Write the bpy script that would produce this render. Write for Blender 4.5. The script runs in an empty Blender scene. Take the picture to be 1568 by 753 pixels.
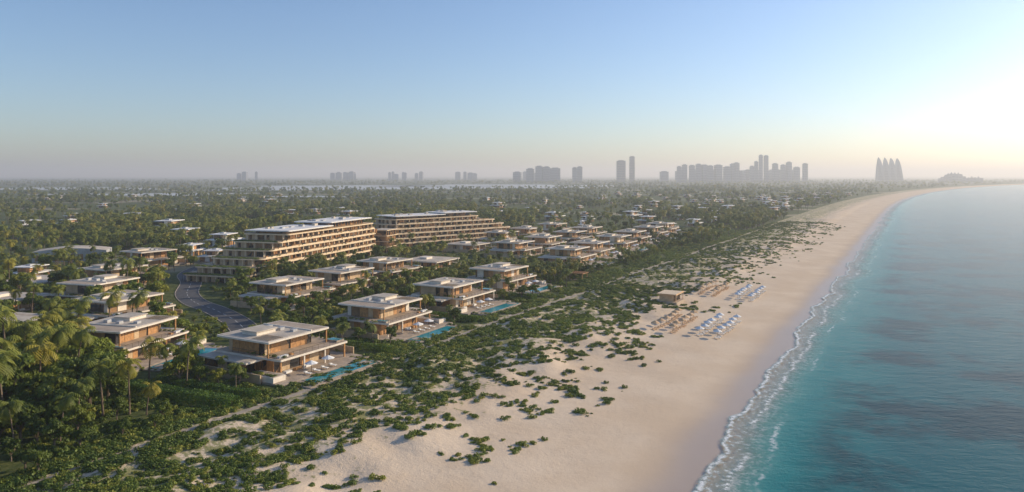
import bpy, math, random
import numpy as np
from mathutils import Vector, noise, Matrix
random.seed(7); rng=np.random.default_rng(7)
SC=bpy.context.scene
SC.view_settings.view_transform='Standard'; SC.view_settings.look='None'; SC.view_settings.exposure=0
COL=SC.collection
# ------------------------------------------------ coast frame (metres)
P0=(26.4,115.5); D=(.482,.876); NN=(.876,-.482); CANG=math.atan2(.876,.482)
def T0(s):
    if s<1000: return 0.
    if s<6000: return 4e-5*(s-1000)**2
    return 1000+.4*(s-6000)
def ST(s,T):
    t=T+T0(s); return (P0[0]+s*D[0]+t*NN[0], P0[1]+s*D[1]+t*NN[1])
def toST(x,y):
    a,b=x-P0[0],y-P0[1]; s=a*D[0]+b*D[1]; return s,a*NN[0]+b*NN[1]-T0(s)
def sm(a,b,x):
    t=min(1,max(0,(x-a)/(b-a))); return t*t*(3-2*t)
def nz(x,y,sc,o=0): return noise.noise(Vector((x/sc+o,y/sc-o,o*.7)))
def gz(s,T):
    if T>0: return max(-9,-T*.055)
    if T>-46: z=2.2*(-T/46)
    else: z=2.2
    x,y=ST(s,T)
    m=sm(-38,-54,T)*sm(-90,-84,T)
    if s<1500:
        z+=m*(.9+1.6*nz(x,y,16)+.8*nz(x,y,6,3))
        z+=.16*nz(x,y,9,5)*sm(-4,-20,T)*sm(-88,-80,T)
    return z
# ------------------------------------------------ shader helpers
def nd(nt,typ,ins=None,**props):
    n=nt.nodes.new(typ)
    for k,v in props.items(): setattr(n,k,v)
    for k,v in (ins or {}).items():
        if isinstance(v,bpy.types.NodeSocket): nt.links.new(v,n.inputs[k])
        else: n.inputs[k].default_value=v
    return n
def mth(nt,op,a,b=0.,clamp=False):
    return nd(nt,'ShaderNodeMath',{0:a,1:b},operation=op,use_clamp=clamp).outputs[0]
def mapr(nt,v,a,b,c=0.,d=1.,t='SMOOTHSTEP'):
    return nd(nt,'ShaderNodeMapRange',{0:v,1:a,2:b,3:c,4:d},interpolation_type=t).outputs[0]
def nse(nt,vec,scale,detail=3.,rough=.55):
    return nd(nt,'ShaderNodeTexNoise',{'Vector':vec,'Scale':scale,'Detail':detail,'Roughness':rough}).outputs[0]
def c4(c): return (c[0],c[1],c[2],1.) if not isinstance(c,bpy.types.NodeSocket) else c
def mixc(nt,f,a,b,bt='MIX'):
    n=nt.nodes.new('ShaderNodeMix'); n.data_type='RGBA'; n.blend_type=bt
    for i,v in ((0,f),(6,c4(a) ),(7,c4(b))):
        if isinstance(v,bpy.types.NodeSocket): nt.links.new(v,n.inputs[i])
        else: n.inputs[i].default_value=v
    return n.outputs[2]
def newmat(name):
    m=bpy.data.materials.new(name); m.use_nodes=True; nt=m.node_tree; nt.nodes.clear()
    out=nt.nodes.new('ShaderNodeOutputMaterial'); return m,nt,out
def pos(nt): return nt.nodes.new('ShaderNodeNewGeometry').outputs['Position']
def simple(name,col,rough=.7,var=.25,scale=.6,metal=0.,bump=0.,spec=.4):
    m,nt,out=newmat(name); p=pos(nt)
    n1=nse(nt,p,scale,4.); n2=nse(nt,p,scale*9,2.)
    f=mth(nt,'ADD',mth(nt,'MULTIPLY',n1,.7),mth(nt,'MULTIPLY',n2,.3))
    f=mapr(nt,f,.3,.7)
    lo=[c*(1-var) for c in col]; hi=[min(1,c*(1+var*.5)) for c in col]
    b=nd(nt,'ShaderNodeBsdfPrincipled',{'Base Color':mixc(nt,f,lo,hi),'Roughness':rough,'Metallic':metal,'Specular IOR Level':spec})
    if bump: nt.links.new(nd(nt,'ShaderNodeBump',{'Height':n2,'Strength':bump,'Distance':.1}).outputs[0],b.inputs['Normal'])
    nt.links.new(b.outputs[0],out.inputs[0]); return m
M_white=simple('white_plaster',(.76,.68,.57),.6,.14)
M_hwhite=simple('hotel_roof_white',(.80,.77,.72),.6,.12,.2)
M_cream=simple('cream_render',(.76,.59,.39),.65,.12)
M_roof=simple('roof_membrane',(.54,.47,.38),.8,.3,.25)
M_stone=simple('travertine',(.56,.41,.25),.7,.25,.5)
M_pave=simple('terrace_paving',(.44,.35,.26),.75,.3,.4)
M_wood=simple('timber',(.50,.26,.10),.55,.4,1.2)
M_dark=simple('bronze_frame',(.07,.05,.035),.4,.3)
M_metal=simple('plant_metal',(.45,.45,.45),.45,.2)
M_asph=simple('asphalt',(.085,.085,.09),.85,.3,.5)
M_conc=simple('concrete',(.38,.32,.25),.85,.3,.4)
M_paint=simple('road_paint',(.75,.75,.72),.6,.1)
M_cloth=simple('canvas_white',(.8,.79,.76),.8,.06)
M_orange=simple('woven_palm',(.68,.44,.24),.85,.25)
M_trunk=simple('bark',(.19,.14,.095),.9,.4,2.)
M_tower=simple('tower_concrete',(.24,.25,.27),.6,.15,.01)
M_towerb=simple('tower_sandstone',(.36,.28,.21),.6,.15,.01)
M_towg=simple('tower_glazing',(.08,.10,.13),.2,.2,.01)
def glassmat():
    m,nt,out=newmat('window_glass'); p=pos(nt)
    v=nd(nt,'ShaderNodeTexVoronoi',{'Vector':p,'Scale':.35}).outputs['Color']
    s=nd(nt,'ShaderNodeSeparateColor',{0:v}).outputs[0]
    c=mixc(nt,mapr(nt,s,.25,.85),(.03,.03,.032),(.34,.20,.10))  # warm interior glow painted into the glass colour in random cells; nothing emits
    b=nd(nt,'ShaderNodeBsdfPrincipled',{'Base Color':c,'Roughness':.06,'Specular IOR Level':.6})
    nt.links.new(b.outputs[0],out.inputs[0]); return m
M_glass=glassmat()
def poolmat():
    m,nt,out=newmat('pool_water'); p=pos(nt)
    n=nse(nt,p,1.5,2.)
    b=nd(nt,'ShaderNodeBsdfPrincipled',{'Base Color':mixc(nt,n,(.003,.17,.21),(.01,.32,.36)),'Roughness':.05,'Specular IOR Level':.15})
    nt.links.new(nd(nt,'ShaderNodeBump',{'Height':n,'Strength':.15,'Distance':.1}).outputs[0],b.inputs['Normal'])
    nt.links.new(b.outputs[0],out.inputs[0]); return m
M_pool=poolmat()
def leafmat(name,dark,light,trans=.28):
    m,nt,out=newmat(name)
    a=nd(nt,'ShaderNodeAttribute',attribute_name='tone').outputs['Fac']
    r=nt.nodes.new('ShaderNodeObjectInfo').outputs['Random']
    reg=nse(nt,pos(nt),.012,3.)
    f=mth(nt,'ADD',mth(nt,'MULTIPLY',a,.6),mth(nt,'MULTIPLY',r,.38))
    f=mth(nt,'ADD',f,mapr(nt,reg,.35,.65,-.25,.3),True)
    c=mixc(nt,f,dark,light)
    c=mixc(nt,mapr(nt,r,.65,1.,0.,.6),c,(light[0]*1.35,light[1]*1.,light[2]*.8))
    b=nd(nt,'ShaderNodeBsdfPrincipled',{'Base Color':c,'Roughness':.55,'Specular IOR Level':.3})
    t=nd(nt,'ShaderNodeBsdfTranslucent',{'Color':c})
    mx=nd(nt,'ShaderNodeMixShader',{0:trans,1:b.outputs[0],2:t.outputs[0]})
    nt.links.new(mx.outputs[0],out.inputs[0]); return m
M_leaf=leafmat('broad_foliage',(.038,.070,.010),(.21,.26,.03))
M_palm=leafmat('palm_foliage',(.06,.095,.014),(.29,.30,.045))
M_shrub=leafmat('dune_foliage',(.06,.105,.016),(.25,.31,.05),.22)
M_hedge=leafmat('hedge_foliage',(.05,.11,.018),(.16,.25,.035))
# ------------------------------------------------ mesh builder
class MB:
    def __init__(s): s.v=[];s.f=[];s.m=[]
    def box(s,x0,x1,y0,y1,z0,z1,mi=0,rot=0,o=(0,0)):
        b=len(s.v)
        for z in (z0,z1):
            for x,y in ((x0,y0),(x1,y0),(x1,y1),(x0,y1)):
                if rot: x,y=x*math.cos(rot)-y*math.sin(rot),x*math.sin(rot)+y*math.cos(rot)
                s.v.append((x+o[0],y+o[1],z))
        for q in ((3,2,1,0),(4,5,6,7),(0,1,5,4),(1,2,6,5),(2,3,7,6),(3,0,4,7)):
            s.f.append([b+i for i in q]); s.m.append(mi)
    def prism(s,pts,z0,z1,mi=0,mtop=None):
        b=len(s.v);n=len(pts)
        for z in (z0,z1):
            for p in pts: s.v.append((p[0],p[1],z))
        s.f.append([b+i for i in range(n)][::-1]); s.m.append(mi)
        s.f.append([b+n+i for i in range(n)]); s.m.append(mi if mtop is None else mtop)
        for i in range(n):
            j=(i+1)%n; s.f.append([b+i,b+j,b+n+j,b+n+i]); s.m.append(mi)
    def cone(s,c,r0,r1,z0,z1,n=8,mi=0,c1=None):
        b=len(s.v); c1=c1 or c
        for cc,r,z in ((c,r0,z0),(c1,r1,z1)):
            for i in range(n):
                a=i*2*math.pi/n; s.v.append((cc[0]+r*math.cos(a),cc[1]+r*math.sin(a),z))
        for i in range(n):
            j=(i+1)%n; s.f.append([b+i,b+j,b+n+j,b+n+i]); s.m.append(mi)
        s.f.append([b+n+i for i in range(n)]); s.m.append(mi)
    def mesh(s,name,mats,tone=None):
        me=bpy.data.meshes.new(name); me.from_pydata(s.v,[],s.f)
        for m in mats: me.materials.append(m)
        me.polygons.foreach_set('material_index',s.m); 
        if tone is not None:
            a=me.attributes.new('tone','FLOAT','FACE'); a.data.foreach_set('value',tone)
        me.update(); return me
def rr(x0,x1,y0,y1,r,seg=5):
    r=min(r,(x1-x0)/2-.01,(y1-y0)/2-.01); o=[]
    for cx,cy,a0 in ((x1-r,y1-r,0),(x0+r,y1-r,90),(x0+r,y0+r,180),(x1-r,y0+r,270)):
        for i in range(seg+1):
            a=math.radians(a0+90*i/seg); o.append((cx+r*math.cos(a),cy+r*math.sin(a)))
    return o
def put(name,me,loc,rz=0,sc=1.):
    o=bpy.data.objects.new(name,me); o.location=loc; o.rotation_euler=(0,0,rz)
    o.scale=(sc,sc,sc) if not isinstance(sc,tuple) else sc
    COL.objects.link(o); return o
# ------------------------------------------------ ground + sea grids
def axis(segs):
    o=[]
    for a,b,st in segs:
        k=max(1,int(round((b-a)/st))); o+=[a+(b-a)*i/k for i in range(k)]
    o.append(segs[-1][1]); return o
def grid(name,S,T,zf,mat,smooth=True):
    v=[];sh=[]
    for s in S:
        for t in T:
            x,y=ST(s,t); v.append((x,y,zf(s,t))); sh.append(t)
    n=len(T); f=[(i*n+j,(i+1)*n+j,(i+1)*n+j+1,i*n+j+1) for i in range(len(S)-1) for j in range(n-1)]
    f=[q[::-1] for q in f]
    me=bpy.data.meshes.new(name); me.from_pydata(v,[],f); me.materials.append(mat)
    a=me.attributes.new('shore','FLOAT','POINT'); a.data.foreach_set('value',sh)
    me.polygons.foreach_set('use_smooth',[True]*len(f)); me.update()
    me.flip_normals() if me.polygons[0].normal.z<0 else None
    return put(name,me,(0,0,0))
def groundmat():
    m,nt,out=newmat('coastal_ground'); p=pos(nt)
    sh=nd(nt,'ShaderNodeAttribute',attribute_name='shore').outputs['Fac']
    nA=nse(nt,p,.05,5.); nB=nse(nt,p,.45,6.,.7); nC=nse(nt,p,3.,3.); nL=nse(nt,p,.006,4.)
    shw=mth(nt,'ADD',sh,mth(nt,'MULTIPLY',mth(nt,'SUBTRACT',nA,.5),22.))
    sand=mixc(nt,mapr(nt,nA,.35,.65),(.64,.50,.355),(.72,.585,.435))
    sand=mixc(nt,mapr(nt,nC,.35,.75,0.,.3),sand,(.54,.42,.30))
    sand=mixc(nt,mapr(nt,nB,.5,.7,0.,.35),sand,(.56,.435,.31))
    shn=mth(nt,'ADD',sh,mth(nt,'MULTIPLY',mth(nt,'SUBTRACT',nse(nt,p,.03,3.),.5),9.))
    wet=mapr(nt,shn,-14.,-1.5)
    sand=mixc(nt,wet,sand,(.42,.32,.24))
    cov=mth(nt,'ADD',mapr(nt,shw,-40.,-72.,.0,.22),nB)
    cov=mapr(nt,cov,.64,.76,0.,.85)
    cov=mth(nt,'MULTIPLY',cov,mapr(nt,shw,-36.,-50.))
    dune=mixc(nt,cov,sand,mixc(nt,nC,(.11,.14,.03),(.24,.24,.085)))
    soil=mixc(nt,mapr(nt,nB,.35,.65),(.045,.07,.020),(.13,.14,.045))
    soil=mixc(nt,mapr(nt,nL,.56,.62),soil,mixc(nt,nA,(.40,.34,.25),(.18,.18,.09)))
    c=mixc(nt,mapr(nt,sh,-94.5,-97.),dune,soil)
    rough=mapr(nt,wet,0.,1.,.95,.35)
    b=nd(nt,'ShaderNodeBsdfPrincipled',{'Base Color':c,'Roughness':rough,'Specular IOR Level':mapr(nt,wet,0.,1.,.1,.5)})
    h=mth(nt,'ADD',mth(nt,'MULTIPLY',nB,1.),mth(nt,'MULTIPLY',nC,.25))
    bs=mapr(nt,shn,-46.,-6.,.5,.08,'LINEAR')
    nt.links.new(nd(nt,'ShaderNodeBump',{'Height':h,'Strength':bs,'Distance':.5}).outputs[0],b.inputs['Normal'])
    nt.links.new(b.outputs[0],out.inputs[0]); return m
S=axis([(-600,-200,50),(-200,-80,8),(-80,420,2.5),(420,800,8),(800,2000,60),(2000,6000,200),(6000,36000,2500)])
Tg=axis([(-60000,-3000,8000),(-3000,-300,300),(-300,-100,20),(-100,-36,1.6),(-36,0,4),(0,200,20),(200,1000,200),(1000,40000,8000)])
grid('ground',S,Tg,gz,groundmat())
def watermat():
    m,nt,out=newmat('sea_water'); p=pos(nt)
    sh=nd(nt,'ShaderNodeAttribute',attribute_name='shore').outputs['Fac']
    lo=nse(nt,p,.022,3.); mid=nse(nt,p,.12,3.)
    off=mth(nt,'ADD',mth(nt,'MULTIPLY',mth(nt,'SUBTRACT',lo,.5),16.),mth(nt,'MULTIPLY',mth(nt,'SUBTRACT',mid,.5),4.))
    s1=mth(nt,'ADD',sh,off)
    c=mixc(nt,mapr(nt,s1,2.,14.),(.17,.38,.33),(.008,.20,.205))
    c=mixc(nt,mapr(nt,s1,12.,36.),c,(.0,.105,.125))
    c=mixc(nt,mapr(nt,s1,36.,200.),c,(.0,.062,.10))
    reef=mth(nt,'MULTIPLY',mapr(nt,nse(nt,p,.030,5.,.6),.45,.60,0.,.85),mapr(nt,s1,11.,26.))
    c=mixc(nt,reef,c,(.0,.030,.047))
    fb=nse(nt,p,.9,5.,.7); br=nse(nt,p,.035,2.); br2=nse(nt,p,.05,3.)
    def band(cc,hw): return mapr(nt,mth(nt,'ABSOLUTE',mth(nt,'SUBTRACT',s1,cc)),hw,0.)
    f1=mth(nt,'MULTIPLY',band(.2,1.2),mapr(nt,fb,.3,.55))
    f2=mth(nt,'MULTIPLY',band(4.5,1.6),mth(nt,'MULTIPLY',mapr(nt,br,.38,.52),mapr(nt,fb,.35,.6)))
    f3=mth(nt,'MULTIPLY',band(9.5,.9),mth(nt,'MULTIPLY',mapr(nt,br2,.47,.6,0.,.7),mapr(nt,fb,.42,.55)))
    lace=mth(nt,'MULTIPLY',mth(nt,'MULTIPLY',mapr(nt,s1,-.5,1.),mapr(nt,s1,11.,3.)),mapr(nt,fb,.44,.68,0.,.85))
    foam=mth(nt,'MAXIMUM',mth(nt,'MAXIMUM',f1,f2),mth(nt,'MAXIMUM',f3,lace))
    c=mixc(nt,foam,c,(.8,.82,.82))
    vm=nd(nt,'ShaderNodeMapping',{'Vector':p,'Rotation':(0,0,CANG),'Scale':(.6,1.6,1)}).outputs[0]
    h=mth(nt,'ADD',nse(nt,vm,.16,6.,.7),mth(nt,'MULTIPLY',nse(nt,p,1.3,4.,.65),.3))
    bmp=nd(nt,'ShaderNodeBump',{'Height':h,'Strength':.38,'Distance':1.1}).outputs[0]
    b=nd(nt,'ShaderNodeBsdfPrincipled',{'Base Color':c,'Roughness':mapr(nt,foam,0.,1.,.16,.8),'Normal':bmp,'Specular IOR Level':.2,'IOR':1.2})
    al=mth(nt,'MAXIMUM',mapr(nt,s1,-1.,11.,.06,1.),foam)
    al=mth(nt,'MULTIPLY',al,mapr(nt,s1,-1.2,-.4))
    t=nd(nt,'ShaderNodeBsdfTransparent')
    mx=nd(nt,'ShaderNodeMixShader',{0:al,1:t.outputs[0],2:b.outputs[0]})
    nt.links.new(mx.outputs[0],out.inputs[0]); return m
def wz(s,t): return .35
grid('sea_water',axis([(-600,2000,50),(2000,6000,200),(6000,36000,2500)]),axis([(-14,200,8),(200,1000,200),(1000,40000,8000)]),wz,watermat())
# ------------------------------------------------ vegetation prototypes
def crown(N,lobes,size,seed):
    r=np.random.default_rng(seed); V=[];Tn=[]
    w=np.array([l[3]**2 for l in lobes]); w/=w.sum()
    idx=r.choice(len(lobes),N,p=w); lt=r.random(len(lobes))
    for i in idx:
        cx,cy,cz,R=lobes[i]
        d=r.normal(size=3); d/=np.linalg.norm(d)
        if d[2]<-.35: d[2]*=-1
        rad=R*(.55+.5*r.random()**.5)
        c=np.array((cx,cy,cz))+d*rad*np.array((1,1,.75))
        n=d+r.normal(size=3)*.55; n/=np.linalg.norm(n)
        u=np.cross(n,r.normal(size=3)); u/=np.linalg.norm(u)+1e-6; w2=np.cross(n,u)
        a=size*(.6+.8*r.random()); b=a*(.45+.3*r.random())
        V+= [c-u*a, c-w2*b+u*.1*a, c+u*a, c+w2*b-n*.25*a]
        Tn.append(min(1,max(0,.25+.55*lt[i]+r.normal()*.18)))
    return V,Tn
def addleaves(mb,tone,V,Tn,mi):
    tone+= [0.]*(len(mb.f)-len(tone)); b=len(mb.v)
    mb.v+= [tuple(x) for x in V]
    for k in range(len(Tn)): mb.f.append([b+4*k,b+4*k+1,b+4*k+2,b+4*k+3]); mb.m.append(mi); tone.append(Tn[k])
def tube(mb,pts,rad,n=6,mi=0):
    b=len(mb.v)
    for p,r in zip(pts,rad):
        for i in range(n):
            a=i*2*math.pi/n; mb.v.append((p[0]+r*math.cos(a),p[1]+r*math.sin(a),p[2]))
    for k in range(len(pts)-1):
        for i in range(n):
            j=(i+1)%n; mb.f.append([b+k*n+i,b+k*n+j,b+(k+1)*n+j,b+(k+1)*n+i]); mb.m.append(mi)
def broad(seed,H=8.,W=3.6,N=1700):
    r=random.Random(seed); mb=MB(); tone=[]
    tube(mb,[(0,0,-.5),(.1,0,H*.2),(r.uniform(-.3,.3),.1,H*.5)],[.32,.24,.14])
    lobes=[(0,0,H*.66,W*.55)]
    for i in range(r.randint(7,10)):
        a=r.uniform(0,6.28); d=W*r.uniform(.35,.8); z=H*r.uniform(.42,.88)
        l=(d*math.cos(a),d*math.sin(a),z,W*r.uniform(.26,.45)); lobes.append(l)
        tube(mb,[(0,0,H*.25),(l[0]*.5,l[1]*.5,(H*.25+z)/2),(l[0],l[1],z)],[.14,.09,.04],4)
    V,Tn=crown(N,lobes,.34,seed); addleaves(mb,tone,V,Tn,1)
    return mb.mesh('broadleaf_tree',[M_trunk,M_leaf],tone)
def palm(seed,H=9.,nf=19):
    r=random.Random(seed); mb=MB(); tone=[]
    bx,by=r.uniform(-1,1),r.uniform(-1,1)
    pts=[(bx*t*t,by*t*t,-.5+(H+.5)*t) for t in (0,.15,.4,.7,1)]
    tube(mb,pts,[.28,.2,.17,.15,.16],7); V=[];Tn=[]
    top=np.array(pts[-1])
    for i in range(nf):
        az=i*2.4+r.uniform(-.3,.3); el=math.radians(r.uniform(-25,75)); L=r.uniform(3.,4.); t0=r.uniform(.2,.9)
        p=top.copy(); e=el; st=L/8; prev=p
        for k in range(8):
            d=np.array((math.cos(az)*math.cos(e),math.sin(az)*math.cos(e),math.sin(e)))
            q=p+d*st; side=np.array((-math.sin(az),math.cos(az),0)); dn=np.array((0,0,-1.))
            ll=.95*math.sin(math.pi*(k+1.2)/9.6)+.15
            for sg in (-1,1):
                tip=side*sg*ll*.85+dn*ll*.5+d*ll*.45
                V+=[p,p+d*st*.75,p+d*st*.55+tip,p+d*st*.15+tip*.95]; Tn.append(min(1,max(0,t0+r.uniform(-.2,.2))))
            p=q; e-=math.radians(13+5*r.random())
    addleaves(mb,tone,V,Tn,1)
    return mb.mesh('palm_tree',[M_trunk,M_palm],tone)
def shrub(seed,N=230,mat=None):
    r=random.Random(seed); mb=MB(); tone=[]; lobes=[]
    for i in range(6):
        a=r.uniform(0,6.28); d=r.uniform(.1,1.1); lobes.append((d*math.cos(a),d*math.sin(a),r.uniform(.1,.4),r.uniform(.35,.7)))
        tube(mb,[(0,0,-.2),(lobes[-1][0],lobes[-1][1],.3)],[.05,.02],3)
    V,Tn=crown(N,lobes,.17,seed); addleaves(mb,tone,V,Tn,1)
    return mb.mesh('dune_shrub',[M_trunk,mat or M_shrub],tone)
BR=[broad(11),broad(12,7.,3.9),broad(13,9.,3.4),broad(14,6.,3.2,1300)]
PM=[palm(21),palm(22,7.5,17),palm(23,10.5,20)]
SH=[shrub(31),shrub(32),shrub(33),shrub(34)]
def scatter(name,pts,rot,scl,pick,protos):
    me=bpy.data.meshes.new(name); me.from_pydata(pts,[],[])
    for nme,ty,da in (('rot','FLOAT',rot),('scl','FLOAT',scl),('pick','INT',pick)):
        a=me.attributes.new(nme,ty,'POINT'); a.data.foreach_set('value',da)
    o=put(name,me,(0,0,0)); ng=bpy.data.node_groups.new(name+'_gn','GeometryNodeTree')
    ng.interface.new_socket('Geometry',in_out='INPUT',socket_type='NodeSocketGeometry')
    ng.interface.new_socket('Geometry',in_out='OUTPUT',socket_type='NodeSocketGeometry')
    N=ng.nodes; L=ng.links; gi=N.new('NodeGroupInput'); go=N.new('NodeGroupOutput')
    ip=N.new('GeometryNodeInstanceOnPoints'); jn=N.new('GeometryNodeJoinGeometry')
    for po in protos:
        oi=N.new('GeometryNodeObjectInfo'); oi.inputs['Object'].default_value=po; oi.inputs['As Instance'].default_value=True
        L.new(oi.outputs['Geometry'],jn.inputs[0])
    def attr(n,t):
        a=N.new('GeometryNodeInputNamedAttribute'); a.data_type=t; a.inputs['Name'].default_value=n; return a.outputs['Attribute']
    cx=N.new('ShaderNodeCombineXYZ'); L.new(attr('rot','FLOAT'),cx.inputs[2])
    L.new(gi.outputs[0],ip.inputs['Points']); L.new(jn.outputs[0],ip.inputs['Instance'])
    ip.inputs['Pick Instance'].default_value=True
    L.new(attr('pick','INT'),ip.inputs['Instance Index']); L.new(cx.outputs[0],ip.inputs['Rotation'])
    cs=N.new('ShaderNodeCombineXYZ'); a=attr('scl','FLOAT')
    for i in range(3): L.new(a,cs.inputs[i])
    L.new(cs.outputs[0],ip.inputs['Scale']); L.new(ip.outputs[0],go.inputs[0])
    md=o.modifiers.new('scatter','NODES'); md.node_group=ng; return o
# ------------------------------------------------ exclusion
EXC=[]
def excl(cx,cy,ang,x0,x1,y0,y1): EXC.append((cx,cy,math.cos(ang),math.sin(ang),x0,x1,y0,y1,max(abs(x0),abs(x1),abs(y0),abs(y1))*1.5))
def blocked(x,y,m=0.):
    for cx,cy,c,s,x0,x1,y0,y1,R in EXC:
        a,b=x-cx,y-cy
        if abs(a)>R+m or abs(b)>R+m: continue
        u=a*c+b*s; v=-a*s+b*c
        if x0-m<u<x1+m and y0-m<v<y1+m: return True
    return False
# ------------------------------------------------ villas
VM=[M_white,M_roof,M_glass,M_wood,M_stone,M_pave,M_dark,M_pool,M_metal,M_cloth,M_conc]
def storey(mb,x0,x1,y0,y1,z0,z1,r):
    mb.box(x0,x1,y0,y1,z0,z1,2)
    for side in range(4):
        L=(x1-x0) if side in (0,2) else (y1-y0)
        p=0
        while p<L-.2:
            w=min(r.choice((1.6,2.2,3.)),L-p); k=r.random()
            mi=3 if k<.26 else (4 if k<.5 else (0 if k<.58 else None))
            def bx(a,b,t,mat,zz0=z0,zz1=z1):
                if side==0: mb.box(x0+a,x0+b,y0-t,y0+.05,zz0,zz1,mat)
                elif side==2: mb.box(x0+a,x0+b,y1-.05,y1+t,zz0,zz1,mat)
                elif side==1: mb.box(x0-t,x0+.05,y0+a,y0+b,zz0,zz1,mat)
                else: mb.box(x1-.05,x1+t,y0+a,y0+b,zz0,zz1,mat)
            if mi is not None: bx(p,p+w-.1,.14,mi,z0+.01,z1-.01)
            bx(p+w-.1,p+w-.02,.09,6,z0+.02,z1-.02)
            p+=w
def lounger(mb,x,y,z,mi=9,a=0):
    def b(x0,x1,y0,y1,z0,z1,m): mb.box(x0,x1,y0,y1,z0,z1,m,a,(x,y))
    b(-.35,.35,-.95,.4,z+.28,z+.4,mi); b(-.35,.35,.4,.95,z+.45,z+.57,mi); b(-.33,.33,.38,.5,z+.3,z+.52,mi)
    for u in (-.3,.25):
        for v in (-.85,.6): b(u,u+.06,v,v+.06,z,z+.3,6)
def rail(mb,x0,x1,y0,y1,z):
    for (a,b,c,d) in ((x0,x1,y0,y0+.06),(x0,x0+.06,y0,y1),(x1-.06,x1,y0,y1)):
        mb.box(a,b,c,d,z+1.0,z+1.06,6)
        n=max(1,int(max(b-a,d-c)/1.8))
        for i in range(n+1):
            px=a+(b-a-.06)*i/n; py=c+(d-c-.06)*i/n; mb.box(px+.005,px+.045,py+.005,py+.045,z,z+1.0,6)
PLANT=[]
VS=1.14
def villa(seed,mir=False,pool=True,small=False):
    r=random.Random(seed); mb=MB(); G=[]
    w=r.uniform(-1,1); wx=r.uniform(0,2.5)
    mb.prism(rr(-13,15,-14.5 if pool else -9,12,.3),-.6,.4,10,5)
    storey(mb,-7,10.5,-6,9,.4,3.7,r)
    storey(mb,-12,-7.3,-1,10,.4,3.3,r)
    mb.box(-13,-6.2,-3-wx,11,3.3,3.65,0); mb.box(-12.6,-7.2,-2.6-wx,10.6,3.654,3.70,1)
    mb.prism(rr(-9,12.3,-10,10.4,.4),3.7,4.15,0,5)
    for cx in (-8.4,-1.5,5.,11.6): mb.box(cx,cx+.3,-9.5,-9.2,.4,3.7,3 if r.random()<.5 else 0)
    for q in range(3): mb.box(-6+q*3,-4.2+q*3,-8.6,-7.7,.4,.85,9 if q!=1 else 3)
    mb.box(-12.8,-9.4,-12,-3.5-wx,.4,1.5,0); mb.box(-12.4,-9.8,-11.6,-4-wx,1.5,1.56,5)
    for q in range(6): mb.box(-9.4,-8.2,-11.8+q*.35,-11.45+q*.35,.4,.55+q*.17,10)
    for q in range(8): G.append((-12.2+r.uniform(0,.6),-11+q*.8,1.5))
    ux0=-6+w-wx*.6; ux1=7.5+w
    if not small:
        storey(mb,ux0,ux1,-3.5,7.6,4.15,7.3,r)
        mb.prism(rr(ux0-2.2,ux1+2.4,-7,9.3,.3),7.3,7.7,0,0)
        # split roof: main membrane deck, lower pergola strip, clerestory and plant
        mb.box(ux0-1.7,ux1-3.2,-6.5,8.8,7.704,7.78,1); mb.box(ux1-2.8,ux1+1.9,-6.5,8.8,7.704,7.76,5)
        mb.box(ux1-3.15,ux1-2.85,-6.6,8.9,7.7,8.0,0)
        mb.box(ux0+1,ux0+6.5,0,4.6,7.78,8.55,0); mb.box(ux0+.7,ux0+6.8,-.3,4.9,8.55,8.75,1)
        for i in range(3):
            a=r.uniform(ux0+7.2,ux1-4.8); b=-4+3.8*i; mb.box(a,a+1.3,b,b+1.1,7.78,8.3+.1*i,8)
        for q in range(9): mb.box(ux0-1.2+q*.5,ux0-1.08+q*.5,-6.2,-1,7.78,7.86,4)
        for cx in (ux0-1.8,ux1+1.8): mb.box(cx,cx+.25,-6.6,-6.3,4.15,7.3,3)
        rail(mb,-8.8,12.1,-9.8,5,4.15)
        mb.box(-8,-5.5,-8.8,-8,4.15,4.6,9); mb.box(-4.6,-3.8,-8.7,-7.9,4.15,4.5,3)
        if r.random()<.6: mb.box(ux1+2.7,12,-9,-5.5,4.15,4.55,10); mb.box(ux1+2.9,11.8,-8.8,-5.7,4.55,4.57,7)
        for q in range(10): G.append((-7.8+r.uniform(0,.8),-9+q*1.3,4.15))
        for q in range(5): G.append((11.4,-4+q*1.8,4.15))
    else:
        mb.box(-7.5,11,-8.5,9,4.154,4.22,1); mb.box(0,5,0,4,4.22,5.1,0)
    if pool:
        mb.prism(rr(-11,13,-20.5,-14.8,.3),-.6,.3,10,5)
        mb.box(-8,12,-19.9,-15.4,.3,.42,10); mb.box(-7.7,11.7,-19.6,-15.7,.42,.435,7)
        mb.box(8.6,11,-19,-16.3,.435,.5,5)
        for i in range(4): lounger(mb,-4+i*2.6,-13,.4,9,.0)
        for i in range(2):
            x=-2.7+i*5.2; mb.cone((x,-12.8),.05,.05,.4,2.7,6,6); mb.cone((x,-12.8),1.5,.1,2.5,3.1,8,9)
        for q in range(5): G.append((-10.6+r.uniform(0,1),-20+q*1.2,.2))
        for q in range(6): G.append((12.6,-20+q*1.8,.2))
    mb.box(-13.6,-13.3,-9,13,-.6,1.9,4); mb.box(15.3,15.6,-9,13,-.6,1.9,4)
    if mir: 
        mb.v=[(-x,y,z) for x,y,z in mb.v]; mb.f=[f[::-1] for f in mb.f]; G=[(-x,y,z) for x,y,z in G]
    return mb.mesh('villa',VM),G
LZ=2.2
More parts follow.
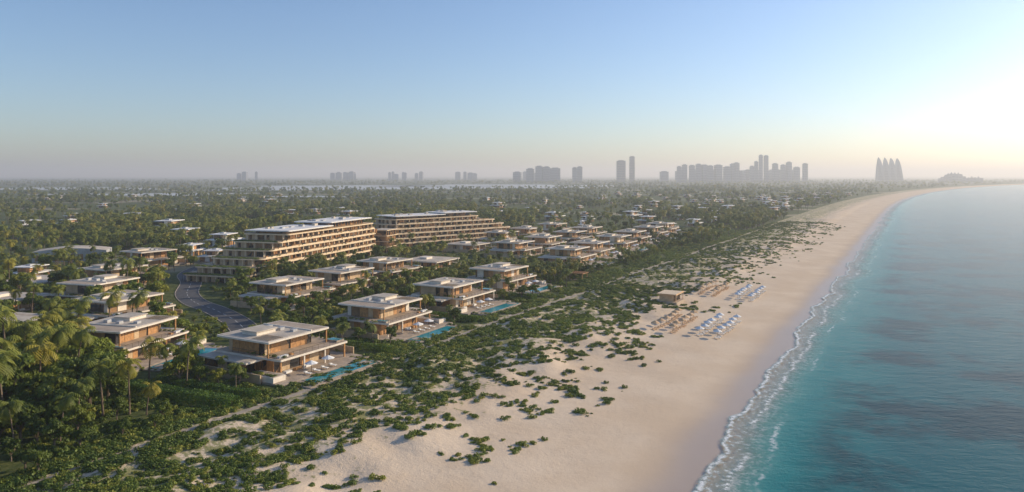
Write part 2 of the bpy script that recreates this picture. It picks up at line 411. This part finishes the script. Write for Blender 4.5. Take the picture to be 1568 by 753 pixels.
VL=[(25,-114,0,1,0,0),(76,-119,1,1,0,.03),(121,-123,0,1,0,0),(172,-129,1,1,0,-.04),
 (14,-160,1,1,0,.25),(38,-203,0,0,0,.1),(60,-246,1,0,0,.2),(88,-282,0,0,0,.1),(142,-334,0,0,0,0),(30,-262,0,0,1,.3),(8,-215,1,0,1,.2),(66,-300,1,0,1,.2),
 (94,-181,0,0,0,.05),(130,-186,1,0,0,0),(168,-192,0,0,0,0),(212,-196,1,0,1,.05),
 (265,-139,0,1,0,0),(306,-142,1,1,0,0),(356,-146,0,1,0,0),(403,-150,1,1,0,0),(452,-153,0,1,0,0),
 (285,-184,0,0,0,0),(330,-186,1,0,0,0),(378,-188,0,0,0,0),(425,-194,1,0,0,0),
 (348,-230,0,0,0,0),(394,-233,1,0,0,0),(450,-237,0,0,0,0),(300,-227,1,0,1,0),(500,-158,0,1,0,0)]
for i,(s,T,mi,po,smv,ro) in enumerate(VL):
    x,y=ST(s,T); a=CANG+ro
    me,G=villa(100+i,bool(mi),bool(po),bool(smv))
    put('beachfront_villa' if po else 'garden_villa',me,(x,y,LZ),a,VS)
    for gx,gy,gz_ in G: PLANT.append((x+VS*(gx*math.cos(a)-gy*math.sin(a)),y+VS*(gx*math.sin(a)+gy*math.cos(a)),LZ+VS*gz_))
    excl(x,y,a,-16,16,-24 if po else -11,14)
# ------------------------------------------------ hotel wings
HM=[M_cream,M_roof,M_glass,M_wood,M_stone,M_dark,M_hwhite,M_metal]
def hotel(name,org,ang,floors,fh,roofs,seed):
    r=random.Random(seed); mb=MB(); z=0; ca,sa=math.cos(ang),math.sin(ang)
    def W(x,y,z): PLANT.append((org[0]+x*ca-y*sa,org[1]+x*sa+y*ca,LZ+z))
    for k,(x0,x1,y0,y1,rad) in enumerate(floors):
        mb.prism(rr(x0,x1,y0,y1,rad,8),z+fh-.62,z+fh,0,4)
        mb.prism(rr(x0+.25,x1-.25,y0+.25,y1-.25,rad,8),z+fh-.68,z+fh-.622,3)
        i=1.8; mb.prism(rr(x0+i,x1-i,y0+i,y1-i,max(.5,rad-i),8),z,z+fh-.68,2)
        x=x0+rad*.7+1; top=z+fh-.685
        while x<x1-rad*.7:
            mb.box(x-.2,x+.2,y0+.3,y0+i+.3,z+.002,top,0 if r.random()<.7 else 3)
            mb.box(x-.2,x+.2,y1-i-.3,y1-.3,z+.002,top,0)
            if r.random()<.45:
                a=x+r.uniform(.6,2.5)
                for q in range(r.randint(3,6)): mb.box(a+q*.35,a+q*.35+.12,y0+.35,y0+.6,z+.002,top,3)
            for q in (1.3,2.6,3.9): mb.box(x+q-.04,x+q+.04,y0+i-.08,y0+i+.02,z+.01,top,5)
            k2=r.random()
            if k2<.75: mb.box(x+.3,x+r.uniform(1.5,4.4),y0+i-.14,y0+i+.02,z+.01,top,3 if k2<.4 else (4 if k2<.62 else 0))
            x+=5.2
        y=y0+rad*.7+1
        while y<y1-rad*.7:
            mb.box(x0+.3,x0+i+.3,y-.18,y+.18,z+.002,top,0); mb.box(x1-i-.3,x1-.3,y-.18,y+.18,z+.002,top,0)
            for q in (1.3,2.6,3.9): mb.box(x0+i-.08,x0+i+.02,y+q-.04,y+q+.04,z+.01,top,5)
            if r.random()<.6: mb.box(x0+i-.14,x0+i+.02,y+.4,y+3.4,z+.01,top,4)
            y+=5.2
        if k:
            X0,X1,Y0,Y1,R=floors[k-1]
            mb.box(X0+R,X1-R,Y0+.12,Y0+.28,z,z+.42,0)
            mb.box(X0+R,X1-R,Y0+.2,Y0+.26,z+1.02,z+1.1,5); mb.box(X0+R,X1-R,Y0+.3,Y0+.32,z+.1,z+1.0,2)
            mb.box(X0+.2,X0+.26,Y0+R,Y1-R,z+1.02,z+1.1,5)
            if x0-X0>2:
                n=int((Y1-Y0)*4)
                for q in range(n): W(r.uniform(X0+.4,X0+3.),r.uniform(Y0+R*.4,Y1-R*.4),z)
            for q in range(int((X1-X0)*.35)): W(r.uniform(X0+R,X1-R),Y0+.6,z)
            if X1-x1>2:
                for q in range(40): W(r.uniform(X1-2.,X1-.5),r.uniform(Y0+R,Y1-R),z)
        z+=fh
    for (x0,x1,y0,y1,zz) in roofs:
        mb.prism(rr(x0+4,x1-4,y0+4,y1-4,1),z-.002,z+zz,2)
        for q in range(int((x1-x0-8)/3.5)): mb.box(x0+4+q*3.5,x0+4.25+q*3.5,y0+3.7,y0+4.05,z,z+zz,3)
        mb.prism(rr(x0,x1,y0,y1,1.5),z+zz,z+zz+.45,6,6)
        mb.prism(rr(x0+.8,x1-.8,y0+.8,y1-.8,1.),z+zz+.454,z+zz+.55,6,6)
        for q in range(7):
            a=r.uniform(x0+4,x1-7); b=r.uniform(y0+5,y1-7); mb.box(a,a+r.uniform(1.5,4),b,b+r.uniform(1.5,3),z+zz+.55,z+zz+.9+.12*q,7 if q%2 else 1)
    put(name,mb.mesh(name,HM),(org[0],org[1],LZ),ang)
    f=floors[0]; excl(org[0],org[1],ang,f[0]-2,f[1]+2,f[2]-2,f[3]+2)
A1=math.atan2(.96,.28)
hotel('terraced_hotel',(-117.5,357),A1,[(-24,112,-2,34,6),(-20,112,-2,31,6),(-12,111,-2,28,5),(-4,110,-2,27,4),(3,109,-2,26,4),(11,106,-2,25,3)],3.35,[(11,56,-2.5,24,1.2),(54,104,-1.5,23,2.9)],5)
A2=math.radians(43)
hotel('terraced_hotel',(-85,492),A2,[(-4,122,-2,26,8),(-4,121,-2,26,8),(-2,117,-2,25,8),(0,110,-2,24,8),(2,100,-2,24,7),(4,82,-2,23,4)],3.3,[(6,50,-2,22,1.6),(48,80,-1.5,21,2.6)],6)
mb=MB()
for i in range(4):
    mb.box(-6,8,-5,5,i*3.6,i*3.6+3.2,2); mb.box(-7,9,-6,6,i*3.6+3.2,i*3.6+3.6,0)
    for q in range(6): mb.box(-6.2+q*2.6,-5.9+q*2.6,-5.3,-4.9,i*3.6,i*3.6+3.2,3)
mb.box(-6.5,8.5,-5.5,5.5,14.404,14.5,1)
put('hotel_lobby_link',mb.mesh('hotel_lobby_link',HM),(-84,478,LZ),A1); excl(-84,478,A1,-8,10,-7,7)
# ------------------------------------------------ distant low houses
def smallhouse(seed):
    r=random.Random(seed); mb=MB()
    storey(mb,-8,8,-5,6,0,3.4,r); mb.box(-9.5,9.5,-7,7.5,3.4,3.85,0); mb.box(-9,9,-6.5,7,3.854,3.92,0)
    storey(mb,-4,6,-3,4,3.92,6.6,r); mb.box(-6,8,-5,6,6.6,6.95,0); mb.box(-5.6,7.6,-4.6,5.6,6.954,7.0,0)
    mb.box(0,3,0,2.5,7.0,7.7,8); mb.box(-10,-8.2,-5,5,0,.6,5)
    return mb.mesh('flat_roof_house',[M_hwhite]+VM[1:])
SMH=[smallhouse(i) for i in range(3)]
excl(-258,430,.35,-22,22,-12,12)
r=random.Random(99); HP=[]
def addhouse(x,y,a,sc):
    for p in HP:
        if (p[0]-x)**2+(p[1]-y)**2<26**2: return
    if blocked(x,y,12): return
    HP.append((x,y)); put('flat_roof_house',r.choice(SMH),(x,y,LZ-.1),a,sc); excl(x,y,a,-10,10,-7.5,8)
for row,(Tr,n,s0,s1) in enumerate([(-150,22,545,1900),(-195,18,520,1900),(-260,16,500,1800),(-330,9,430,1700),(-420,8,480,1700),(-520,7,500,1900),(-640,6,550,2000)]):
    for i in range(n):
        s=s0+(s1-s0)*(i+r.uniform(-.4,.4))/n; x,y=ST(s,Tr+r.uniform(-22,22)); addhouse(x,y,CANG+r.uniform(-.15,.15),r.uniform(.7,1.3))
for i in range(20):
    y=r.uniform(600,1900); x=r.uniform(-.68,-.1)*y
    addhouse(x,y,r.uniform(0,3.1),r.uniform(.8,1.3))
for (x,y,sc) in ((-300,640,1.5),(-205,520,1.2),(-250,560,1.3),(-175,480,1.1),(-200,455,1.0),(-172,425,.95),(-222,395,.95),(-232,352,.9),(-190,375,.85),(-205,318,.9)): addhouse(x,y,CANG+.4,sc)
mb=MB(); pts=[]
for i in range(13):
    a=i/12; pts.append((-22+44*a,8+2.2*math.sin(math.pi*a)))
for (x,z) in pts: mb.v+= [(x,-11,0),(x,-11,z),(x,11,z),(x,11,0)]
for i in range(12):
    k=i*4
    for q in ((0,4,5,1),(1,5,6,2),(2,6,7,3)): mb.f.append([k+j for j in q]); mb.m.append(1 if q[0]==1 else 8)
mb.f+= [[0,1,2,3],[51,50,49,48]]; mb.m+=[8,8]
for i in range(8): mb.box(-20+i*5,-17+i*5,-11.1,-10.9,1,5.5,2)
put('vaulted_hall',mb.mesh('vaulted_hall',VM),(-258,430,LZ),.35,(.85,.85,.75))
# ------------------------------------------------ road
RP=[(40,-139),(58,-168),(70,-194),(77,-214),(90,-236),(112,-262),(132,-290),(165,-312),(230,-332),(300,-345),(420,-352),(560,-345)]
def cat(P,n=8):
    o=[]
    for i in range(len(P)-1):
        p0=P[max(0,i-1)];p1=P[i];p2=P[i+1];p3=P[min(len(P)-1,i+2)]
        for k in range(n):
            t=k/n; o.append(tuple(.5*(2*p1[j]+(p2[j]-p0[j])*t+(2*p0[j]-5*p1[j]+4*p2[j]-p3[j])*t*t+(3*p1[j]-p0[j]-3*p2[j]+p3[j])*t**3) for j in (0,1)))
    o.append(P[-1]); return o
def ribbon(mb,pts,o0,o1,z0,z1,mi,dash=0):
    n=len(pts); nor=[]
    for i in range(n):
        a=pts[max(0,i-1)];b=pts[min(n-1,i+1)]; dx,dy=b[0]-a[0],b[1]-a[1]; l=math.hypot(dx,dy); nor.append((-dy/l,dx/l))
    for i in range(n-1):
        if dash and i%2: continue
        b=len(mb.v)
        for z in (z0,z1):
            for p,q in ((pts[i],nor[i]),(pts[i+1],nor[i+1])):
                mb.v.append((p[0]+q[0]*o0,p[1]+q[1]*o0,z)); mb.v.append((p[0]+q[0]*o1,p[1]+q[1]*o1,z))
        for f in ((4,6,7,5),(0,4,5,1),(2,3,7,6),(0,2,6,4),(1,5,7,3)): mb.f.append([b+j for j in f]); mb.m.append(mi)
rp=[ST(*p) for p in cat(RP)]
mb=MB(); ribbon(mb,rp,-4.4,4.4,LZ-.3,LZ+.03,0); ribbon(mb,rp,-4.7,-4.4,LZ-.3,LZ+.15,1); ribbon(mb,rp,4.4,4.7,LZ-.3,LZ+.15,1)
ribbon(mb,rp,-.07,.07,LZ+.03,LZ+.036,2,1)
put('road',mb.mesh('road',[M_asph,M_conc,M_paint]),(0,0,0))
for i in range(0,len(rp)-1):
    a=rp[i];b=rp[i+1]; an=math.atan2(b[1]-a[1],b[0]-a[0]); ww=9 if 16<i<48 else 4.7
    excl(a[0],a[1],an,-1,math.hypot(b[0]-a[0],b[1]-a[1])+1,-ww,ww)
def roadview(x,y): return y<345 and y>225 and -.48*y<x<-.385*y
pp=[ST(s,-91+1.0*math.sin(s/23.)) for s in range(-90,520,5)]
mb=MB(); ribbon(mb,pp,-.8,.8,LZ-.4,LZ+.04,0); put('beach_path',mb.mesh('beach_path',[M_conc]),(0,0,0))
# ------------------------------------------------ hedges
def hedge(a,b,w,h,seed):
    x0,y0=ST(*a);x1,y1=ST(*b); L=math.hypot(x1-x0,y1-y0); rr_=np.random.default_rng(seed); V=[];Tn=[]; mb=MB(); tone=[]
    for i in range(int(L/2)): tube(mb,[(i*2+1,0,-.3),(i*2+1,.1,h*.7)],[.08,.05],4)
    N=int(L*(w+2*h)*22)
    for i in range(N):
        x=rr_.uniform(0,L); k=rr_.random()*(w+2*h)
        if k<h: p=(x,-w/2,k);n=(0,-1,.3)
        elif k<h+w: p=(x,k-h-w/2,h+.15*math.sin(x*.7));n=(0,0,1)
        else: p=(x,w/2,k-h-w);n=(0,1,.3)
        p=np.array(p)+rr_.normal(size=3)*.12; n=np.array(n)+rr_.normal(size=3)*.5; n/=np.linalg.norm(n)
        u=np.cross(n,rr_.normal(size=3));u/=np.linalg.norm(u);q=np.cross(n,u); s=.22
        V+=[p-u*s,p-q*s*.6,p+u*s,p+q*s*.6]; Tn.append(float(np.clip(.5+.3*math.sin(x*.9)+rr_.normal()*.2,0,1)))
    addleaves(mb,tone,V,Tn,1)
    put('hedge',mb.mesh('hedge',[M_trunk,M_hedge],tone),(x0,y0,LZ),math.atan2(y1-y0,x1-x0))
hedge((-6,-94),(-10,-130),3.0,2.4,1); hedge((1,-95),(-2,-125),1.8,1.8,2); hedge((-10,-131),(-32,-152),2.6,2.4,3)
hedge((49,-95.5),(49,-120),1.4,1.8,4); hedge((98,-97),(98,-128),1.4,1.8,5); hedge((147,-100),(147,-134),1.4,1.8,6)
# ------------------------------------------------ near trees (own objects)
near=[];r=random.Random(4)
cnt=0;pts=[]
while cnt<640:
    s=r.uniform(-110,260);T=-r.uniform(95,330)
    if s<2 and r.random()<.5: T=-r.uniform(98,200)
    x,y=ST(s,T)
    if y>330 or abs(x)>y*.78+10: 
        cnt+=.02; continue
    if s>-4 and T>-102: cnt+=.01; continue
    if -16<s<-2 and T>-134 : cnt+=.01; continue
    if blocked(x,y,1.0): cnt+=.02; continue
    if any((p[0]-x)**2+(p[1]-y)**2<(3.7 if s>0 else 3.3)**2 for p in pts): cnt+=.02; continue
    pts.append((x,y)); cnt+=1
    pal=r.random()<.36; front=(T>-150 and s>0) or (T>-225 and s>60)
    sc=r.uniform(.5,.85) if front else r.uniform(.75,1.2)
    if s<-2: sc=r.uniform(.9,1.35)*(sm(-96,-125,T)*.6+.45)
    if roadview(x,y): sc=r.uniform(.22,.4); pal=False
    if pal: near.append(put('palm_tree',r.choice(PM),(x,y,LZ),r.uniform(0,6.28),sc*1.05))
    else: near.append(put('broadleaf_tree',r.choice(BR),(x,y,LZ),r.uniform(0,6.28),sc))
def firstof(me): 
    for o in near:
        if o.data==me: return o
    x,y=ST(-60-10*random.random(),-150); o=put('broadleaf_tree',me,(x,y,LZ)); return o
PB=[firstof(m) for m in BR]+[firstof(m) for m in PM]
# ------------------------------------------------ lagoons
LAG=[(-520,3000,700,520,.0),(-950,1900,260,120,.2),(-1700,2700,400,260,.0),(-60,3500,500,350,0),(-500,1700,150,60,0)]
lagm,nt,out=newmat('lagoon_water')
b_=nd(nt,'ShaderNodeBsdfPrincipled',{'Base Color':(.46,.42,.36,1),'Roughness':.3,'Specular IOR Level':.5}); nt.links.new(b_.outputs[0],out.inputs[0])
for (x,y,a,b2,ph) in LAG:
    mb=MB(); n=48; P=[]
    for i in range(n):
        t=i*2*math.pi/n; k=1+.25*math.sin(3*t+x)+.12*math.sin(7*t+y); P.append((a*k*math.cos(t),b2*k*math.sin(t)))
    mb.prism(P,-.4,.05); put('lagoon_water',mb.mesh('lagoon_water',[lagm]),(x,y,LZ))
def inlag(x,y): return any(((x-l[0])/l[2])**2+((y-l[1])/l[3])**2<1.2 for l in LAG)
# ------------------------------------------------ distant canopy
def canopy(name,N,y0,y1,s0,s1,seed,pw=1.):
    r=random.Random(seed);P=[];R=[];Sx=[];K=[]
    for i in range(N):
        y=math.exp(r.uniform(math.log(y0),math.log(y1))); x=r.uniform(-.8,.85)*y
        s,T=toST(x,y)
        if T>-98 or (s<260 and T>-330 and y<330): continue
        if T>-108 and s<420: continue
        if inlag(x,y): continue
        if nz(x,y,170,9)>.22 and r.random()<.85: continue
        if y<1900 and blocked(x,y,1.5): continue
        fr=.6 if (T>-200 and s<430) else 1.
        if roadview(x,y): fr=.35
        P.append((x,y,LZ-.2));R.append(r.uniform(0,6.28));t=math.log(y/y0)/math.log(y1/y0)
        Sx.append((s0+(s1-s0)*t)*(r.uniform(.55,1.05)+.5*max(0,nz(x,y,45,2)))*fr); K.append(r.choice((0,1,2,3,0,1,2,3,4,5,6)))
    scatter(name,P,R,Sx,K,PB)
canopy('tree_canopy_mass',21000,290,900,.9,1.1,1)
canopy('distant_tree_mass',19000,850,6500,1.1,1.7,2)
# ------------------------------------------------ dune scrub + garden shrubs
r=random.Random(8);P=[];R=[];Sx=[];K=[]
for i in range(76000):
    s=r.uniform(-90,700) if i%3 else r.uniform(-90,200); T=-r.uniform(27,98); x,y=ST(s,T)
    d=.5+.45*nz(x,y,9,2)+.75*nz(x,y,4.,6)+.6*nz(x,y,1.7,4)+.45*nz(x,y,26,1)
    edge=sm(-24,-66,T+14*nz(x,y,20,4)); left=sm(0,-40,s)*sm(-74,-92,T)
    th=1.05-.62*edge-.2*left
    if abs(T+91-1.0*math.sin(s/23.))<1.1: continue
    if abs(T+52)<6 and abs(s-172)<8: continue
    if T>-48 and (108<s<152 or 182<s<226): continue
    if d>th and r.random()<.52:
        P.append((x,y,gz(s,T)-.05));R.append(r.uniform(0,6.28));Sx.append(r.uniform(.22,.95)*(1.+.3*left)*(1 if T>-80 else 1.15));K.append(r.randint(0,3))
psh=[]
for k,(s,T) in enumerate(((30,-84),(42,-80),(55,-86),(66,-82))):
    x,y=ST(s,T); psh.append(put('dune_shrub',SH[k],(x,y,gz(s,T)),k))
scatter('dune_scrub',P,R,Sx,K,psh)
P=[];R=[];Sx=[];K=[]
for p in PLANT: P.append(p);R.append(r.uniform(0,6.28));Sx.append(r.uniform(.35,.8));K.append(r.randint(0,3))
for i in range(15000):
    s=r.uniform(-80,560);T=-r.uniform(94,260) if i%2 else -r.uniform(93.5,130);x,y=ST(s,T)
    if blocked(x,y,.6): continue
    if nz(x,y,8,7)<-.15: continue
    P.append((x,y,LZ-.05));R.append(r.uniform(0,6.28));Sx.append(r.uniform(.6,1.4));K.append(r.randint(0,3))
scatter('garden_planting',P,R,Sx,K,psh)
# ------------------------------------------------ beach furniture
def umb(mat):
    mb=MB(); mb.cone((0,0),.04,.04,0,2.5,6,1); mb.cone((0,0),1.45,.08,2.2,2.85,8,0); mb.cone((0,0),.3,.25,0,.12,8,1)
    mb.cone((0,0),1.47,1.45,2.08,2.2,8,0); return mb.mesh('beach_umbrella',[mat,M_dark])
def lng(mat):
    mb=MB(); lounger(mb,0,0,0,0); mb.m=[0 if m==0 else 1 for m in mb.m]; return mb.mesh('sun_lounger',[mat,M_dark])
U1,U2,L1,L2=umb(M_cloth),umb(M_orange),lng(M_cloth),lng(M_orange)
for (s0,T_,um,lm,n,rows) in ((131,-24,U1,L1,6,2),(204,-28,U1,L1,6,2),(129,-38,U2,L2,6,2),(204,-43,U2,L2,6,2)):
    for i in range(n):
        for j in range(rows):
            s=s0+(i-(n-1)/2)*5.2+r.uniform(-.5,.5); T=T_+j*5.4-2.7+r.uniform(-.4,.4); x,y=ST(s,T); z=gz(s,T)-.02
            put('beach_umbrella',um,(x,y,z),r.uniform(0,1))
            for q in (-1.1,1.1):
                x,y=ST(s+q,T+.3); put('sun_lounger',lm,(x,y,z+.02),CANG+math.pi+r.uniform(-.08,.08))
mb=MB(); mb.box(-5.5,5.5,-4.2,4,-.8,.3,2); mb.box(-4.2,4.2,-2.6,3,.3,3.0,0)
for q in range(11): mb.box(-4.1+q*.8,-4.0+q*.8,-2.75,-2.55,.3,3.0,3)
mb.box(-1.8,1.8,-2.72,-2.58,1.3,2.4,3); mb.box(-5.2,5.2,-4.,3.8,3.0,3.3,1); mb.box(-4.9,4.9,-3.7,3.5,3.304,3.36,4)
for cx in (-4.9,4.7): mb.box(cx,cx+.2,-3.8,-3.6,.3,3.0,0)
x,y=ST(166,-51); put('beach_bar_hut',mb.mesh('beach_bar_hut',[M_orange,M_orange,M_pave,M_dark,M_cream]),(x,y,3.0),CANG)
mb=MB()
for cx in (-3,2.8):
    for cy in (-3,2.8): mb.box(cx,cx+.25,cy,cy+.25,0,3,0)
mb.box(-3.5,3.5,-3.5,3.5,3,3.2,0)
for q in range(12): mb.box(-3.4+q*.6,-3.25+q*.6,-3.4,3.4,3.204,3.35,0)
mb.box(-3.4,3.4,-3.4,3.4,-.3,.15,1)
x,y=ST(208,-108); put('timber_pavilion',mb.mesh('timber_pavilion',[M_wood,M_pave]),(x,y,LZ),CANG)
# ------------------------------------------------ skyline
def tower(x,w,h,y=5000,br=0,dep=None):
    mb=MB(); dp=dep or w*.9; n=max(3,int(h/11)); fh=h/n
    mb.box(-w/2,w/2,-dp/2,dp/2,0,h,0)
    for i in range(n): 
        mb.box(-w/2-.6,w/2+.6,-dp/2-.6,dp/2+.6,i*fh+fh*.45,i*fh+fh*.8,1)
    mb.box(-w*.3,w*.3,-dp*.3,dp*.3,h,h+5,0)
    put('skyline_tower',mb.mesh('skyline_tower',[M_towerb if br else M_tower,M_towg]),(x,y,0),.25*math.sin(x))
r=random.Random(3)
for (x,w,h) in ((36,50,72),(125,50,95),(187,46,112),(236,46,108),(295,70,99),(428,27,103),(464,34,108),(1143,30,110),(1180,36,122),(1230,40,118),(1275,36,126),(1315,34,121),(1355,40,115),(1410,44,120),(1470,44,108),(1510,30,128),(1535,30,135),(1640,24,112),(1670,25,144),(1701,25,188),(1737,25,184),(1799,29,130),(1853,29,121),(1893,29,139),(1946,40,105),(2004,29,130)):
    tower(x,w,h)
tower(745,60,150,5000,1); tower(821,36,178,5000,1)
for i in range(26): tower(r.uniform(1100,2050),r.uniform(30,60),r.uniform(70,95),5200+r.uniform(-100,300))
for i in range(30):
    u=r.choice((-1950,-1250,-1180,-820,-760,-350,150)); tower((u+r.uniform(-90,90))*1.2,r.uniform(20,50),r.uniform(58,82),6500)
mb=MB()
for i in range(4):
    ox=i*58; P=[(0,0)]
    for k in range(1,12): t=k/12; P.append((-4*math.sin(math.pi*t)+10*t,172*t))
    P.append((14,176-i*2))
    for k in range(11,0,-1): t=k/12; P.append((14+40*math.sqrt(max(0,1-t**1.35)),170*t))
    P.append((54,0)); b=len(mb.v); n=len(P)
    for yy in (-14,14):
        for p in P: mb.v.append((ox+p[0],yy*(1-p[1]/230)+i*30,p[1]))
    mb.f.append([b+j for j in range(n)]);mb.m.append(0); mb.f.append([b+n+j for j in range(n)][::-1]);mb.m.append(0)
    for j in range(n): q=(j+1)%n; mb.f.append([b+j,b+n+j,b+n+q,b+q]); mb.m.append(0)
    for k in range(12): mb.box(ox+6+k*.5,ox+44-k*2.4,-15.5+i*30+k*.6,-13.2+i*30+k*.6,8+k*11,12+k*11,1)
put('sail_shaped_towers',mb.mesh('sail_shaped_towers',[M_tower,M_towg]),(2491,5000,0))
mb=MB()
for i in range(12):
    h=28+34*math.exp(-((i-3.5)/2.6)**2)+r.uniform(-6,8); mb.box(i*23,i*23+25,-20-i,20,0,h,0); mb.box(i*23+3,i*23+20,-21-i,18,h*.3,h*.4,1); mb.box(i*23+3,i*23+20,-21.4-i,18.5,h*.6,h*.7,1)
    mb.cone((i*23+12,0),10,1,h,h+12,4,0)
put('headland_resort',mb.mesh('headland_resort',[M_tower,M_towg]),(2925,5000,0))
# ------------------------------------------------ air haze (real scattering volume)
mh,nt,out=newmat('humid_air')
vs=nd(nt,'ShaderNodeVolumeScatter',{'Color':(.88,.94,1,1),'Density':.00017,'Anisotropy':.3}); nt.links.new(vs.outputs[0],out.inputs['Volume'])
mb=MB(); mb.box(-26000,26000,-3000,26000,-30,200); put('haze_air',mb.mesh('haze_air',[mh]),(0,0,0))
# ------------------------------------------------ light
AZ=math.radians(66); EL=math.radians(20)
w=bpy.data.worlds.new('World'); SC.world=w; w.use_nodes=True; nt=w.node_tree
bg=nt.nodes['Background']; sk=nt.nodes.new('ShaderNodeTexSky'); sk.sky_type='NISHITA'; sk.sun_disc=False
sk.sun_elevation=EL; sk.sun_rotation=AZ; sk.air_density=1.; sk.dust_density=.8; sk.ozone_density=3.
tint=mixc(nt,1.,sk.outputs[0],(.96,.985,1.08),'MULTIPLY')
nt.links.new(tint,bg.inputs[0]); bg.inputs[1].default_value=.15
l=bpy.data.lights.new('sun','SUN'); l.energy=5.; l.angle=math.radians(.5); l.color=(1,.83,.60)
so=bpy.data.objects.new('sun',l); COL.objects.link(so)
so.rotation_euler=Vector((math.cos(EL)*math.sin(AZ),math.cos(EL)*math.cos(AZ),math.sin(EL))).to_track_quat('Z','Y').to_euler()
cam=bpy.data.cameras.new('camera'); co=bpy.data.objects.new('camera',cam); COL.objects.link(co)
co.location=(0,0,52); co.rotation_euler=(math.radians(90),0,0); cam.sensor_width=36; cam.lens=18/math.tan(math.radians(35)); cam.shift_y=-.0692
cam.clip_start=1; cam.clip_end=60000; SC.camera=co
print('near trees',len(near),'houses',len(HP))
